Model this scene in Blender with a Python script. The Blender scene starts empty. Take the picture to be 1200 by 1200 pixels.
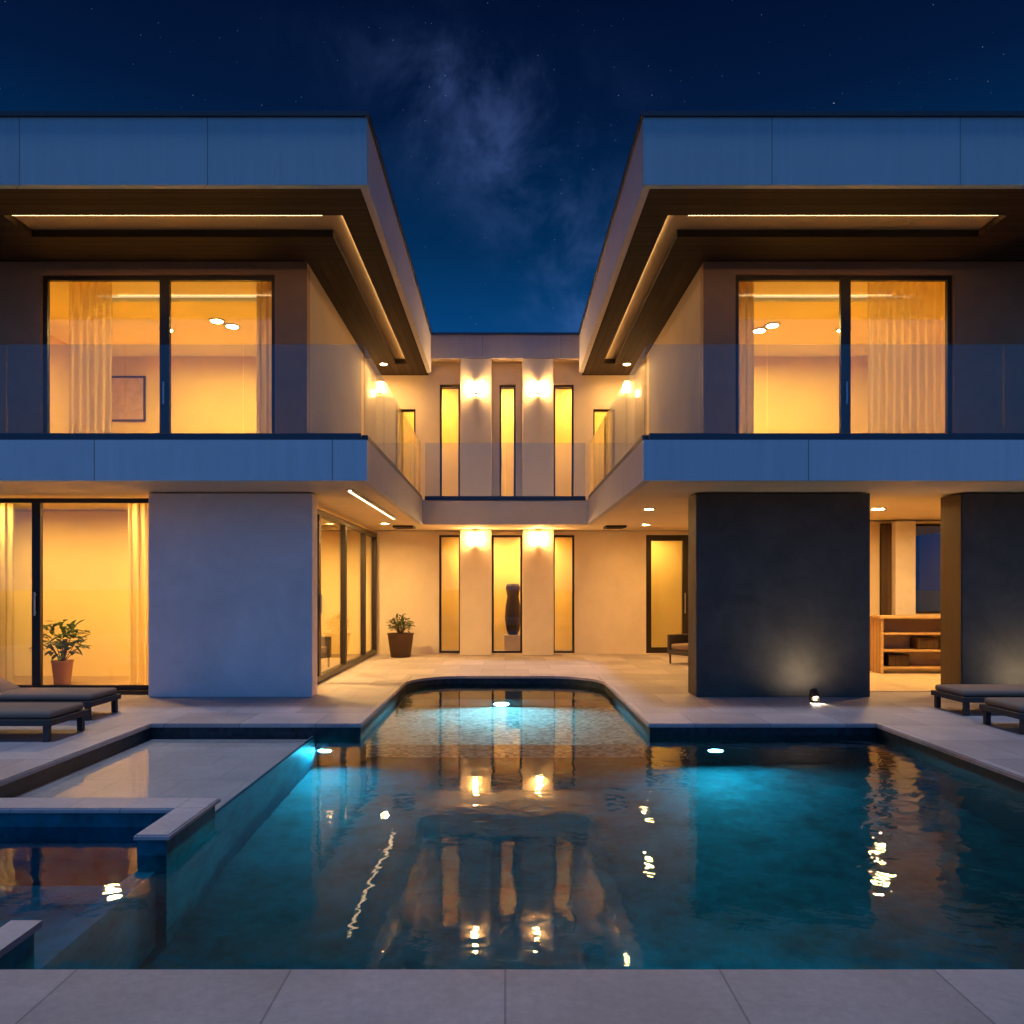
import bpy, bmesh, math, random
from mathutils import Vector, Matrix, noise
R = math.radians
random.seed(7)
S = bpy.context.scene
COL = S.collection

# ------------------------------------------------------------------ materials
def newmat(name):
    m = bpy.data.materials.new(name); m.use_nodes = True
    nt = m.node_tree
    for n in list(nt.nodes): nt.nodes.remove(n)
    out = nt.nodes.new('ShaderNodeOutputMaterial')
    return m, nt, out
def N(nt, t, **kw):
    n = nt.nodes.new(t)
    for k, v in kw.items(): setattr(n, k, v)
    return n
def L(nt, a, b): nt.links.new(a, b)
def coords(nt, scale=(1,1,1), rot=(0,0,0)):
    g = N(nt, 'ShaderNodeNewGeometry')
    mp = N(nt, 'ShaderNodeMapping'); mp.inputs['Scale'].default_value = scale; mp.inputs['Rotation'].default_value = rot
    L(nt, g.outputs['Position'], mp.inputs['Vector'])
    return mp.outputs['Vector']
def mixc(nt, fac, a, b, blend='MIX'):
    n = N(nt, 'ShaderNodeMix', data_type='RGBA', blend_type=blend)
    for sock, v in ((n.inputs['Factor'], fac), (n.inputs['A'], a), (n.inputs['B'], b)):
        if isinstance(v, (int, float)): sock.default_value = v
        elif isinstance(v, tuple): sock.default_value = (*v, 1) if len(v) == 3 else v
        else: L(nt, v, sock)
    return n.outputs['Result']
def math_(nt, op, a, b=0.0, clamp=False):
    n = N(nt, 'ShaderNodeMath', operation=op); n.use_clamp = clamp
    for i, v in enumerate((a, b)):
        if isinstance(v, (int, float)): n.inputs[i].default_value = v
        else: L(nt, v, n.inputs[i])
    return n.outputs[0]
def noisetex(nt, vec, scale, detail=4, rough=.55, dist=0):
    n = N(nt, 'ShaderNodeTexNoise'); L(nt, vec, n.inputs['Vector'])
    n.inputs['Scale'].default_value = scale; n.inputs['Detail'].default_value = detail
    n.inputs['Roughness'].default_value = rough; n.inputs['Distortion'].default_value = dist
    return n.outputs['Fac']
def ramp(nt, fac, stops, interp='LINEAR'):
    n = N(nt, 'ShaderNodeValToRGB'); n.color_ramp.interpolation = interp
    cr = n.color_ramp
    while len(cr.elements) < len(stops): cr.elements.new(.5)
    for e, (p, c) in zip(cr.elements, stops):
        e.position = p; e.color = (*c, 1) if len(c) == 3 else c
    L(nt, fac, n.inputs['Fac'])
    return n.outputs['Color']
def bump(nt, h, strength=.2, dist=.01):
    b = N(nt, 'ShaderNodeBump'); b.inputs['Strength'].default_value = strength; b.inputs['Distance'].default_value = dist
    L(nt, h, b.inputs['Height']); return b.outputs['Normal']
def principled(nt, out, col, rough=.6, metal=0, normal=None, spec=.5):
    p = N(nt, 'ShaderNodeBsdfPrincipled')
    if isinstance(col, tuple): p.inputs['Base Color'].default_value = (*col, 1)
    else: L(nt, col, p.inputs['Base Color'])
    if isinstance(rough, (int, float)): p.inputs['Roughness'].default_value = rough
    else: L(nt, rough, p.inputs['Roughness'])
    p.inputs['Metallic'].default_value = metal
    p.inputs['Specular IOR Level'].default_value = spec
    if normal is not None: L(nt, normal, p.inputs['Normal'])
    L(nt, p.outputs[0], out.inputs['Surface']); return p
def plaster(name, c, var=.12, rough=.75, sc=1.0, grain=.15, spec=.3):
    m, nt, out = newmat(name); v = coords(nt)
    n1 = noisetex(nt, v, 1.1*sc, 7, .68, .4); n2 = math_(nt, 'ADD', noisetex(nt, v, 60*sc, 3), math_(nt, 'MULTIPLY', noisetex(nt, coords(nt, (1, 1, 1.6)), 5*sc, 5, .6, .8), 1.6))
    c2 = tuple(x*(1-var) for x in c); c3 = tuple(min(1, x*(1+var*.5)) for x in c)
    col = ramp(nt, n1, [(.3, c2), (.7, c3)])
    principled(nt, out, col, rough, 0, bump(nt, n2, grain, .004), spec); return m
def panel(name, c, pitch=2.45):
    m, nt, out = newmat(name)
    g = N(nt, 'ShaderNodeNewGeometry'); sp = N(nt, 'ShaderNodeSeparateXYZ'); L(nt, g.outputs['Position'], sp.inputs[0])
    along = math_(nt, 'ADD', sp.outputs['X'], sp.outputs['Y'])
    fr = math_(nt, 'FRACT', math_(nt, 'DIVIDE', along, pitch))
    jn = math_(nt, 'LESS_THAN', math_(nt, 'ABSOLUTE', math_(nt, 'SUBTRACT', fr, .5)), .0022)
    pid = N(nt, 'ShaderNodeTexWhiteNoise', noise_dimensions='1D'); L(nt, math_(nt, 'FLOOR', math_(nt, 'ADD', math_(nt, 'DIVIDE', along, pitch), .5)), pid.inputs['W'])
    n1 = noisetex(nt, coords(nt, (3.5, 3.5, .25)), 2.2, 5, .65); n2 = noisetex(nt, coords(nt), .8, 4); n3 = noisetex(nt, coords(nt), 70, 2)
    f = math_(nt, 'ADD', math_(nt, 'MULTIPLY', n1, .55), math_(nt, 'ADD', math_(nt, 'MULTIPLY', n2, .3), math_(nt, 'MULTIPLY', pid.outputs['Value'], .15)))
    col = ramp(nt, f, [(.3, tuple(x*.86 for x in c)), (.7, tuple(x*1.06 for x in c))])
    col = mixc(nt, jn, col, tuple(x*.35 for x in c))
    principled(nt, out, col, .5, 0, bump(nt, math_(nt, 'ADD', math_(nt, 'MULTIPLY', n3, .2), math_(nt, 'MULTIPLY', n2, .6)), .15, .01), .35); return m
def plain(name, c, rough=.5, metal=0, spec=.5, var=.1):
    m, nt, out = newmat(name); v = coords(nt)
    n1 = noisetex(nt, v, 7, 4)
    col = ramp(nt, n1, [(.3, tuple(x*(1-var) for x in c)), (.7, c)])
    principled(nt, out, col, math_(nt, 'MULTIPLY_ADD', n1, .15) if False else rough, metal, None, spec); return m
def wood(name, c1, c2, axis='X', board=.14, rough=.5, spec=.4):
    """boards running along `axis`, with joints"""
    m, nt, out = newmat(name)
    g = N(nt, 'ShaderNodeNewGeometry'); sp = N(nt, 'ShaderNodeSeparateXYZ'); L(nt, g.outputs['Position'], sp.inputs[0])
    across = {'X': 'Y', 'Y': 'X', 'Z': 'X'}[axis]
    s = {'X': (.6, 14, 14), 'Y': (14, .6, 14), 'Z': (14, 14, .6)}[axis]
    v = coords(nt, s)
    n1 = noisetex(nt, v, 1.6, 6, .6, .8)
    bi = math_(nt, 'FLOOR', math_(nt, 'DIVIDE', sp.outputs[across], board))
    w = N(nt, 'ShaderNodeTexWhiteNoise', noise_dimensions='1D'); L(nt, bi, w.inputs['W'])
    fr = math_(nt, 'FRACT', math_(nt, 'DIVIDE', sp.outputs[across], board))
    joint = math_(nt, 'LESS_THAN', math_(nt, 'ABSOLUTE', math_(nt, 'SUBTRACT', fr, .5)), .465)
    col = ramp(nt, n1, [(.25, c1), (.75, c2)])
    col = mixc(nt, math_(nt, 'MULTIPLY', w.outputs['Value'], .45), col, tuple(x*.55 for x in c1))
    col = mixc(nt, joint, tuple(x*.25 for x in c1), col)
    principled(nt, out, col, rough, 0, bump(nt, joint, .4, .006), spec); return m
def emis(name, c, s):
    m, nt, out = newmat(name); e = N(nt, 'ShaderNodeEmission'); e.inputs[0].default_value = (*c, 1); e.inputs[1].default_value = s
    L(nt, e.outputs[0], out.inputs['Surface']); return m
def fresnel(nt, ior, normal=None):
    g = N(nt, 'ShaderNodeNewGeometry')
    i = N(nt, 'ShaderNodeMix', data_type='FLOAT'); L(nt, g.outputs['Backfacing'], i.inputs['Factor'])
    i.inputs['A'].default_value = ior; i.inputs['B'].default_value = 1/ior
    f = N(nt, 'ShaderNodeFresnel'); L(nt, i.outputs['Result'], f.inputs['IOR'])
    if normal is not None: L(nt, normal, f.inputs['Normal'])
    return f.outputs[0]
def glass(name, tint=(.93, .96, .96), ior=1.5, rough=.0, wav=0.0):
    m, nt, out = newmat(name)
    t = N(nt, 'ShaderNodeBsdfTransparent'); t.inputs[0].default_value = (*tint, 1)
    g = N(nt, 'ShaderNodeBsdfGlossy'); g.inputs['Roughness'].default_value = rough
    mx = N(nt, 'ShaderNodeMixShader'); L(nt, fresnel(nt, ior), mx.inputs[0]); L(nt, t.outputs[0], mx.inputs[1]); L(nt, g.outputs[0], mx.inputs[2])
    L(nt, mx.outputs[0], out.inputs['Surface']); return m
def cloth(name, c, trans=.35, see=.0):
    m, nt, out = newmat(name); v = coords(nt)
    n1 = noisetex(nt, v, 180, 2)
    d = N(nt, 'ShaderNodeBsdfDiffuse'); d.inputs[0].default_value = (*c, 1); L(nt, bump(nt, n1, .3, .002), d.inputs['Normal'])
    t = N(nt, 'ShaderNodeBsdfTranslucent'); t.inputs[0].default_value = (*c, 1)
    mx = N(nt, 'ShaderNodeMixShader'); mx.inputs[0].default_value = trans; L(nt, d.outputs[0], mx.inputs[1]); L(nt, t.outputs[0], mx.inputs[2])
    o = mx
    if see:
        tr = N(nt, 'ShaderNodeBsdfTransparent')
        o = N(nt, 'ShaderNodeMixShader'); o.inputs[0].default_value = see; L(nt, mx.outputs[0], o.inputs[1]); L(nt, tr.outputs[0], o.inputs[2])
    L(nt, o.outputs[0], out.inputs['Surface']); return m
def stone_tiles(name, c, tx=.9, ty=.9, joint=.006, var=.16, rough=.55):
    m, nt, out = newmat(name); v = coords(nt)
    b = N(nt, 'ShaderNodeTexBrick'); L(nt, v, b.inputs['Vector'])
    b.inputs['Scale'].default_value = 1; b.inputs['Brick Width'].default_value = tx; b.inputs['Row Height'].default_value = ty
    b.inputs['Mortar Size'].default_value = joint; b.inputs['Mortar Smooth'].default_value = .2; b.offset = 0.5; b.squash = 1
    b.inputs['Color1'].default_value = (*[x*(1-var*.6) for x in c], 1); b.inputs['Color2'].default_value = (*[x*(1+var*.4) for x in c], 1)
    b.inputs['Mortar'].default_value = (*[x*.5 for x in c], 1)
    n1 = noisetex(nt, v, 1.3, 7, .65); n2 = noisetex(nt, v, 22, 5, .7)
    col = mixc(nt, .55, b.outputs['Color'], ramp(nt, n1, [(.28, (.48,.48,.50)), (.72, (1.24,1.22,1.18))]), 'MULTIPLY')
    col = mixc(nt, .35, col, ramp(nt, n2, [(.3, (.6,.6,.6)), (.7, (1.25,1.25,1.25))]), 'MULTIPLY')
    rg = math_(nt, 'ADD', math_(nt, 'MULTIPLY', n1, .35), rough-.17)
    h = math_(nt, 'ADD', math_(nt, 'MULTIPLY', b.outputs['Fac'], -1.0), math_(nt, 'MULTIPLY', n2, .35))
    principled(nt, out, col, rg, 0, bump(nt, h, .35, .006), .4); return m
def mosaic(name, c, size=.1, rough=.25, ripple_blotch=.4):
    m, nt, out = newmat(name)
    col = None
    g = N(nt, 'ShaderNodeNewGeometry'); mp = N(nt, 'ShaderNodeVectorMath', operation='SCALE'); L(nt, g.outputs['Position'], mp.inputs[0]); mp.inputs['Scale'].default_value = 1/size
    fl = N(nt, 'ShaderNodeVectorMath', operation='FLOOR'); L(nt, mp.outputs[0], fl.inputs[0])
    w = N(nt, 'ShaderNodeTexWhiteNoise', noise_dimensions='3D'); L(nt, fl.outputs[0], w.inputs['Vector'])
    n1 = noisetex(nt, g.outputs['Position'], 3.4, 5, .6)  # broad patches mix tile tone with painted ripple light
    n1 = math_(nt, 'MULTIPLY', math_(nt, 'SUBTRACT', n1, .22), 1.8, clamp=True)
    f = math_(nt, 'ADD', math_(nt, 'MULTIPLY', w.outputs['Value'], 1-ripple_blotch), math_(nt, 'MULTIPLY', n1, ripple_blotch))
    col = ramp(nt, f, [(.15, tuple(x*.38 for x in c)), (.85, tuple(x*1.5 for x in c))])
    principled(nt, out, col, rough, 0, None, .4); return m

M = {}
M['fascia'] = panel('fascia_panel', (.33, .45, .49))  # one fascia tinted per face; blue sky light is in this colour
M['innerfascia'] = panel('inner_fascia_panel', (.46, .44, .48))  # side faces: mixed warm and sky light tinted in
M['warmfascia'] = panel('warm_fascia_panel', (.36, .30, .29), 1.9)  # bridge face: warm courtyard light tinted in
M['edge'] = panel('slab_edge_panel', (.45, .57, .63), 3.1)  # front slab edge, blue sky light tinted in
M['render'] = plaster('pale_render', (.85, .75, .69), .14, .8)
M['cream'] = plaster('cream_render', (.74, .60, .41), .08, .75)
M['tan'] = plaster('tan_render', (.50, .38, .25), .10, .75)
M['interior'] = plaster('interior_paint', (.82, .61, .22), .05, .8)
M['ceiling'] = plaster('ceiling_paint', (.84, .71, .35), .05, .8)
M['darkwall'] = plaster('anthracite_render', (.115, .088, .064), .35, .65, 1.6, .35)
M['brownwall'] = plaster('brown_render', (.36, .19, .10), .2, .6)
M['soffit'] = wood('walnut_soffit', (.035, .023, .016), (.062, .041, .028), 'X', .16, .75, .12)
M['soffit_side'] = wood('walnut_soffit_side', (.035, .023, .016), (.062, .041, .028), 'Y', .16, .75, .12)
M['coping'] = plain('dark_metal_coping', (.05, .055, .065), .4, .6)
M['bronze'] = plain('bronze_aluminium', (.040, .028, .020), .38, .5)
M['channel'] = plain('channel_aluminium', (.05, .06, .075), .35, .6)
M['glass'] = glass('window_glass')
M['balglass'] = glass('balustrade_glass', (.86, .90, .92))
M['stone'] = stone_tiles('terrace_stone', (.42, .36, .355), .9, .9, .005, .36)
M['rim'] = stone_tiles('rim_stone', (.46, .41, .42), .8, .8, .004, .1)
M['timberfloor'] = wood('oak_floor', (.28, .17, .08), (.42, .27, .14), 'X', .18, .4)
M['stonefloor'] = stone_tiles('travertine_floor', (.62, .48, .32), .8, .8, .004, .1)
M['tile'] = mosaic('teal_mosaic', (.003, .165, .205), .06, .6, .85)  # strong patches: mottled ripple light put into the tile colour
M['darktile'] = mosaic('dark_mosaic', (.008, .022, .032), .05, .5)
M['paletile'] = mosaic('pale_mosaic', (.45, .52, .50), .05, .6)
M['ledge'] = stone_tiles('sun_ledge_stone', (.60, .52, .48), .6, .6, .004, .1)
M['wood'] = wood('teak_wood', (.46, .27, .115), (.64, .42, .20), 'X', .12)
M['darkwood'] = wood('dark_wood', (.06, .032, .016), (.11, .06, .03), 'Z', .12)
M['wicker'] = plain('dark_wicker', (.055, .042, .036), .7)
M['cushion'] = cloth('sand_canvas', (.30, .205, .145), .1)
M['pillow'] = cloth('grey_canvas', (.14, .11, .10), .1)
M['sheer'] = cloth('sheer_curtain', (.84, .66, .29), .5, .22)
M['drape'] = cloth('linen_drape', (.66, .50, .26), .35)
M['pot'] = plaster('brown_pot', (.10, .055, .03), .3, .6)
M['terracotta'] = plaster('terracotta_pot', (.42, .19, .07), .2, .7)
M['soil'] = plaster('soil', (.03, .02, .015), .4, .9)
M['canvas'] = plaster('picture_canvas', (.66, .44, .30), .3, .8, 3)
M['plinth'] = plaster('plinth_stone', (.55, .45, .33), .1, .7)
M['sculpt'] = plaster('dark_ceramic', (.05, .03, .02), .4, .35)
M['chrome'] = plain('brushed_steel', (.45, .46, .47), .3, .9)
M['ground'] = plaster('dry_earth', (.06, .06, .04), .5, .95, .5)
WARM = (1.0, .57, .22)
M['down'] = emis('downlight_lens', (1.0, .60, .20), 900)
M['down_up'] = emis('upper_downlight_lens', (1.0, .585, .14), 960)
M['down_b'] = emis('side_room_downlight_lens', (1.0, .58, .20), 3000)
M['down_s'] = emis('soffit_downlight_lens', (1.0, .58, .20), 1000)
M['down_low'] = emis('bright_downlight_lens', (1.0, .58, .19), 920)
M['down_hall'] = emis('hall_downlight_lens', (1.0, .565, .17), 720)
M['down_door'] = emis('door_hall_downlight_lens', (1.0, .58, .18), 330)
M['down_soft'] = emis('downlight_lens_soft', (1.0, .54, .15), 780)
M['sconce_up'] = emis('upper_sconce_diffuser', (1.0, .58, .21), 290)
M['sconce'] = emis('sconce_diffuser', (1.0, .58, .21), 170)
M['cove_brown'] = plaster('brown_cove_paint', (.34, .24, .135), .1, .7)
M['led_side'] = emis('side_led_diffuser', (1.0, .64, .29), 20)
M['linear'] = emis('linear_lamp_diffuser', (1.0, .70, .36), 5.5)
M['led'] = emis('led_diffuser', (1.0, .63, .27), 12)
M['cove'] = emis('cove_diffuser', (1.0, .64, .28), 1.0)
M['poolled'] = emis('pool_lamp_lens', (.10, .74, 1.0), 1000)
M['poolled_white'] = emis('spa_lamp_lens', (.40, .86, 1.0), 1700)
M['uplens'] = emis('uplight_lens', (1.0, .86, .60), 320)

def leafmat(name, a, b):
    m, nt, out = newmat(name); v = coords(nt)
    n1 = noisetex(nt, v, 25, 2)
    col = ramp(nt, n1, [(.3, a), (.7, b)])
    d = N(nt, 'ShaderNodeBsdfPrincipled'); L(nt, col, d.inputs['Base Color']); d.inputs['Roughness'].default_value = .5
    t = N(nt, 'ShaderNodeBsdfTranslucent'); L(nt, col, t.inputs[0])
    mx = N(nt, 'ShaderNodeMixShader'); mx.inputs[0].default_value = .3; L(nt, d.outputs[0], mx.inputs[1]); L(nt, t.outputs[0], mx.inputs[2])
    L(nt, mx.outputs[0], out.inputs['Surface']); return m
M['leaf'] = leafmat('green_leaf', (.035, .07, .012), (.09, .14, .03))

# water: clear sheet with Fresnel reflection and small ripples
def water_mat(name, tint, deep=True):
    m, nt, out = newmat(name)
    g = N(nt, 'ShaderNodeNewGeometry'); sp = N(nt, 'ShaderNodeSeparateXYZ'); L(nt, g.outputs['Position'], sp.inputs[0])
    v = coords(nt, (1.0, 1.25, 1), (0, 0, .5))
    n1 = noisetex(nt, v, 2.2, 2, .5, .6); n2 = noisetex(nt, v, 6.5, 2, .5, .4)
    h = math_(nt, 'ADD', n1, math_(nt, 'MULTIPLY', n2, .30))
    # the breeze reaches the open right half of the pool more than the sheltered left
    mr = N(nt, 'ShaderNodeMapRange'); L(nt, sp.outputs['X'], mr.inputs['Value'])
    mr.inputs['From Min'].default_value = .6; mr.inputs['From Max'].default_value = 3.2
    mr.inputs['To Min'].default_value = .085; mr.inputs['To Max'].default_value = .40
    h = math_(nt, 'MULTIPLY', h, mr.outputs['Result'])
    nb = bump(nt, h, 1.0, .030)
    if deep:
        t = N(nt, 'ShaderNodeBsdfRefraction'); t.inputs['Color'].default_value = (*tint, 1); t.inputs['IOR'].default_value = 1.33
        t.inputs['Roughness'].default_value = 0; L(nt, nb, t.inputs['Normal'])
    else:
        t = N(nt, 'ShaderNodeBsdfTransparent'); t.inputs[0].default_value = (*tint, 1)
    gl = N(nt, 'ShaderNodeBsdfGlossy'); gl.inputs['Roughness'].default_value = .02; L(nt, nb, gl.inputs['Normal'])
    mx = N(nt, 'ShaderNodeMixShader'); L(nt, fresnel(nt, 1.33, nb), mx.inputs[0]); L(nt, t.outputs[0], mx.inputs[1]); L(nt, gl.outputs[0], mx.inputs[2])
    L(nt, mx.outputs[0], out.inputs['Surface']); return m
M['water'] = water_mat('pool_water', (.48, .87, .95))
M['clear'] = water_mat('shallow_water', (.86, .90, .92), False)
M['spawater'] = water_mat('spa_water', (.30, .72, .80), False)

# ------------------------------------------------------------------ mesh helpers
def box(bm, x0, x1, y0, y1, z0, z1, bev=0.0):
    t = bmesh.new()
    bmesh.ops.create_cube(t, size=1)
    for v in t.verts:
        v.co = Vector(((x0+x1)/2 + v.co.x*(x1-x0), (y0+y1)/2 + v.co.y*(y1-y0), (z0+z1)/2 + v.co.z*(z1-z0)))
    if bev: bmesh.ops.bevel(t, geom=list(t.edges), offset=bev, segments=2, profile=.5, affect='EDGES')
    merge(bm, t); return bm
def merge(bm, t):
    me = bpy.data.meshes.new('tmp'); t.to_mesh(me); t.free(); bm.from_mesh(me); bpy.data.meshes.remove(me)
def cyl(bm, c, r, h, axis='Z', seg=24, r2=None, bev=0.0):
    t = bmesh.new()
    bmesh.ops.create_cone(t, cap_ends=True, segments=seg, radius1=r, radius2=r if r2 is None else r2, depth=h)
    if bev: bmesh.ops.bevel(t, geom=[e for e in t.edges if all(abs(v.co.z) > h*.49 for v in e.verts)], offset=bev, segments=2, affect='EDGES')
    if axis == 'Y': bmesh.ops.rotate(t, verts=t.verts, matrix=Matrix.Rotation(R(90), 3, 'X'))
    if axis == 'X': bmesh.ops.rotate(t, verts=t.verts, matrix=Matrix.Rotation(R(90), 3, 'Y'))
    bmesh.ops.translate(t, verts=t.verts, vec=Vector(c)); merge(bm, t); return bm
def ring(bm, c, r0, r1, h, axis='Z', seg=28):
    t = bmesh.new()
    prof = [(r0, -h/2), (r1, -h/2), (r1, h/2), (r0, h/2)]
    rows = []
    for i in range(seg):
        a = 2*math.pi*i/seg
        rows.append([t.verts.new((p[0]*math.cos(a), p[0]*math.sin(a), p[1])) for p in prof])
    for i in range(seg):
        A, B = rows[i], rows[(i+1) % seg]
        for k in range(4): t.faces.new((A[k], B[k], B[(k+1) % 4], A[(k+1) % 4]))
    bmesh.ops.recalc_face_normals(t, faces=t.faces)
    if axis == 'Y': bmesh.ops.rotate(t, verts=t.verts, matrix=Matrix.Rotation(R(90), 3, 'X'))
    if axis == 'X': bmesh.ops.rotate(t, verts=t.verts, matrix=Matrix.Rotation(R(90), 3, 'Y'))
    bmesh.ops.translate(t, verts=t.verts, vec=Vector(c)); merge(bm, t); return bm
def lathe(bm, prof, c=(0, 0, 0), seg=32):
    t = bmesh.new(); rows = []
    for i in range(seg):
        a = 2*math.pi*i/seg
        rows.append([t.verts.new((p[0]*math.cos(a)+c[0], p[0]*math.sin(a)+c[1], p[1]+c[2])) for p in prof])
    for i in range(seg):
        A, B = rows[i], rows[(i+1) % seg]
        for k in range(len(prof)-1): t.faces.new((A[k], B[k], B[k+1], A[k+1]))
    bmesh.ops.remove_doubles(t, verts=t.verts, dist=1e-5)
    bmesh.ops.recalc_face_normals(t, faces=t.faces)
    for f in t.faces: f.smooth = True
    merge(bm, t); return bm
def cells(us, vs, filled, w0, w1, plane='XY'):
    """a solid slab made of the filled cells of a grid; no inner faces"""
    bm = bmesh.new(); cache = {}
    def V(i, j, k):
        if (i, j, k) not in cache:
            u, v, w = us[i], vs[j], (w0, w1)[k]
            p = {'XY': (u, v, w), 'XZ': (u, w, v), 'YZ': (w, u, v)}[plane]
            cache[(i, j, k)] = bm.verts.new(p)
        return cache[(i, j, k)]
    nu, nv = len(us)-1, len(vs)-1
    F = lambda i, j: 0 <= i < nu and 0 <= j < nv and filled((us[i]+us[i+1])/2, (vs[j]+vs[j+1])/2)
    for i in range(nu):
        for j in range(nv):
            if not F(i, j): continue
            for k in (0, 1): bm.faces.new([V(i, j, k), V(i+1, j, k), V(i+1, j+1, k), V(i, j+1, k)])
            if not F(i-1, j): bm.faces.new([V(i, j, 0), V(i, j+1, 0), V(i, j+1, 1), V(i, j, 1)])
            if not F(i+1, j): bm.faces.new([V(i+1, j, 0), V(i+1, j+1, 0), V(i+1, j+1, 1), V(i+1, j, 1)])
            if not F(i, j-1): bm.faces.new([V(i, j, 0), V(i+1, j, 0), V(i+1, j, 1), V(i, j, 1)])
            if not F(i, j+1): bm.faces.new([V(i, j+1, 0), V(i+1, j+1, 0), V(i+1, j+1, 1), V(i, j+1, 1)])
    bmesh.ops.recalc_face_normals(bm, faces=bm.faces)
    return bm
def inrect(u, v, rects): return any(a < u < b and c < v < d for a, b, c, d in rects)
def slab(rects, w0, w1, plane='XY', holes=()):
    us = sorted({x for r in list(rects)+list(holes) for x in r[:2]}); vs = sorted({x for r in list(rects)+list(holes) for x in r[2:]})
    return cells(us, vs, lambda u, v: inrect(u, v, rects) and not inrect(u, v, holes), w0, w1, plane)
def soft(bm, ang=35):
    for f in bm.faces: f.smooth = True
    return bm

def rootloc(o):
    p = Vector((0, 0, 0))
    while o is not None: p = p + o.location; o = o.parent
    return p
def obj(name, bm, m, parent=None, smooth=False, label=None, origin=None):
    if parent is not None:
        org = rootloc(parent)
    else:
        org = Vector(origin) if origin is not None else Vector((0, 0, 0))
    bmesh.ops.translate(bm, verts=bm.verts, vec=-org)
    me = bpy.data.meshes.new(name); bm.to_mesh(me); bm.free()
    if isinstance(m, list):
        for q in m: me.materials.append(q)
    else: me.materials.append(m)
    if smooth:
        for p in me.polygons: p.use_smooth = True
    o = bpy.data.objects.new(name, me); COL.objects.link(o)
    if parent is not None: o.parent = parent
    else: o.location = org
    if label: o['label'] = label
    return o
def thing(name, label, cat, loc, group=None):
    o = bpy.data.objects.new(name, None); o.empty_display_size = .2; COL.objects.link(o); o.location = loc
    o['label'] = label; o['category'] = cat
    if group: o['group'] = group
    return o
def tag(o, label, cat, group=None):
    o['label'] = label; o['category'] = cat
    if group: o['group'] = group
    return o
def struct(name, bm, m, smooth=False):
    o = obj(name, bm, m, None, smooth); o['kind'] = 'structure'; return o
def copy_tree(o, parent=None):
    c = o.copy(); COL.objects.link(c)
    if parent is not None: c.parent = parent
    for ch in list(o.children): copy_tree(ch, c)
    return c
def place(src, loc, label, rz=0.0, flip=False):
    c = copy_tree(src); c.location = loc; c.rotation_euler.z = rz; c['label'] = label
    return c
NB = bmesh.new

# ------------------------------------------------------------------ key dimensions
XR, XS = 1.80, 3.20            # open slot half width, upper side walls
XE = 11.2                      # outer ends of the wings
YF, YU, YW = 10.0, 12.4, 11.34 # balcony edge, upper front wall, ground screen walls
YB = 18.8                      # courtyard back wall
ZC, ZS = 3.01, 3.54            # ground ceiling, top of the balcony edge
ZO, ZT = 6.88, 7.80            # roof soffit, roof top
WZ = -0.14                     # water level

# ------------------------------------------------------------------ setting: ground, terrace, pool, water
G = 900.0
struct('ground', slab([(-G, G, -G, G)], -.25, -.06, 'XY', [(-13.9, 13.9, -5.9, 24.9)]), M['ground'])
PX0, PX1, PY0, PY1 = -4.2, 4.4, 3.24, 9.11
IX, IY = 1.70, 14.1
water_r = [(PX0, PX1, PY0, PY1), (-IX, IX, PY1, IY)]
tb = slab([(-14, 14, -6, 25)], -.045, 0, 'XY', water_r)
bmesh.ops.bevel(tb, geom=[e for e in tb.edges if len(e.link_faces) == 2 and e.calc_face_angle(0) > 1 and all(abs(v.co.z) < .001 for v in e.verts)], offset=.012, segments=2, affect='EDGES')
struct('terrace', tb, M['stone'])
# basin: walls set back 2 cm under the coping, floor, inlet shelf
e = .02
wall_r = [(PX0-.3, PX1+.3, PY0-.3, PY1+.3), (-IX-.3, IX+.3, PY1, IY+.3)]
hole_r = [(PX0-e, PX1+e, PY0-e, PY1+e), (-IX-e, IX+e, PY1, IY+e)]
struct('pool_basin', slab(wall_r, -1.95, -.049, 'XY', hole_r), M['darktile'])
def fillet(sx, x, y, r, z0, z1):
    b = bmesh.new(); pts = [(sx*x, y)]
    for k in range(17):
        a = math.pi/2*k/16
        pts.append((sx*(x-r+r*math.cos(a)), y-r+r*math.sin(a)))
    lo = [b.verts.new((*p, z0)) for p in pts]; hi = [b.verts.new((*p, z1)) for p in pts]
    b.faces.new(lo); b.faces.new(hi)
    for i in range(len(pts)):
        j = (i+1) % len(pts); b.faces.new((lo[i], lo[j], hi[j], hi[i]))
    bmesh.ops.recalc_face_normals(b, faces=b.faces); return b
for sx in (-1, 1):
    struct('terrace', fillet(sx, IX+.0, IY+.0, 1.0, -.045, -.001), M['stone'])
    struct('pool_basin', fillet(sx, IX+e, IY+e, 1.0, -1.94, -.047), M['darktile'])
struct('pool_floor', slab([(PX0-e, PX1+e, PY0-e, PY1+e), (-IX-e, IX+e, PY1, 9.5)], -1.90, -1.60, 'XY'), M['tile'])
struct('inlet_shelf', slab([(-IX-e, IX+e, 9.5, 12.28)], -1.91, -1.0, 'XY'), M['paletile'])
struct('inlet_step', slab([(-IX-e, IX+e, 12.28, IY+e)], -1.92, -.30, 'XY'), M['darktile'])
BX = -2.28                      # right edge of the shallow basin and spa
struct('shallow_shelf', slab([(PX0-e, BX, 5.86, PY1+e)], -1.62, -.19, 'XY'), M['ledge'])
struct('spa_shelf', slab([(PX0-e, BX, PY0-e, 5.30)], -1.63, -.45, 'XY'), M['tile'])
struct('rim_wall', slab([(BX, BX+.03, 5.87, PY1+e-.002)], -1.62, -.175, 'XY'), M['tile'])
rb = slab([(PX0-e, BX+.10, 5.58, 5.88), (BX-.13, BX+.10, 4.98, 5.58)], -.03, .003, 'XY')
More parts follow.
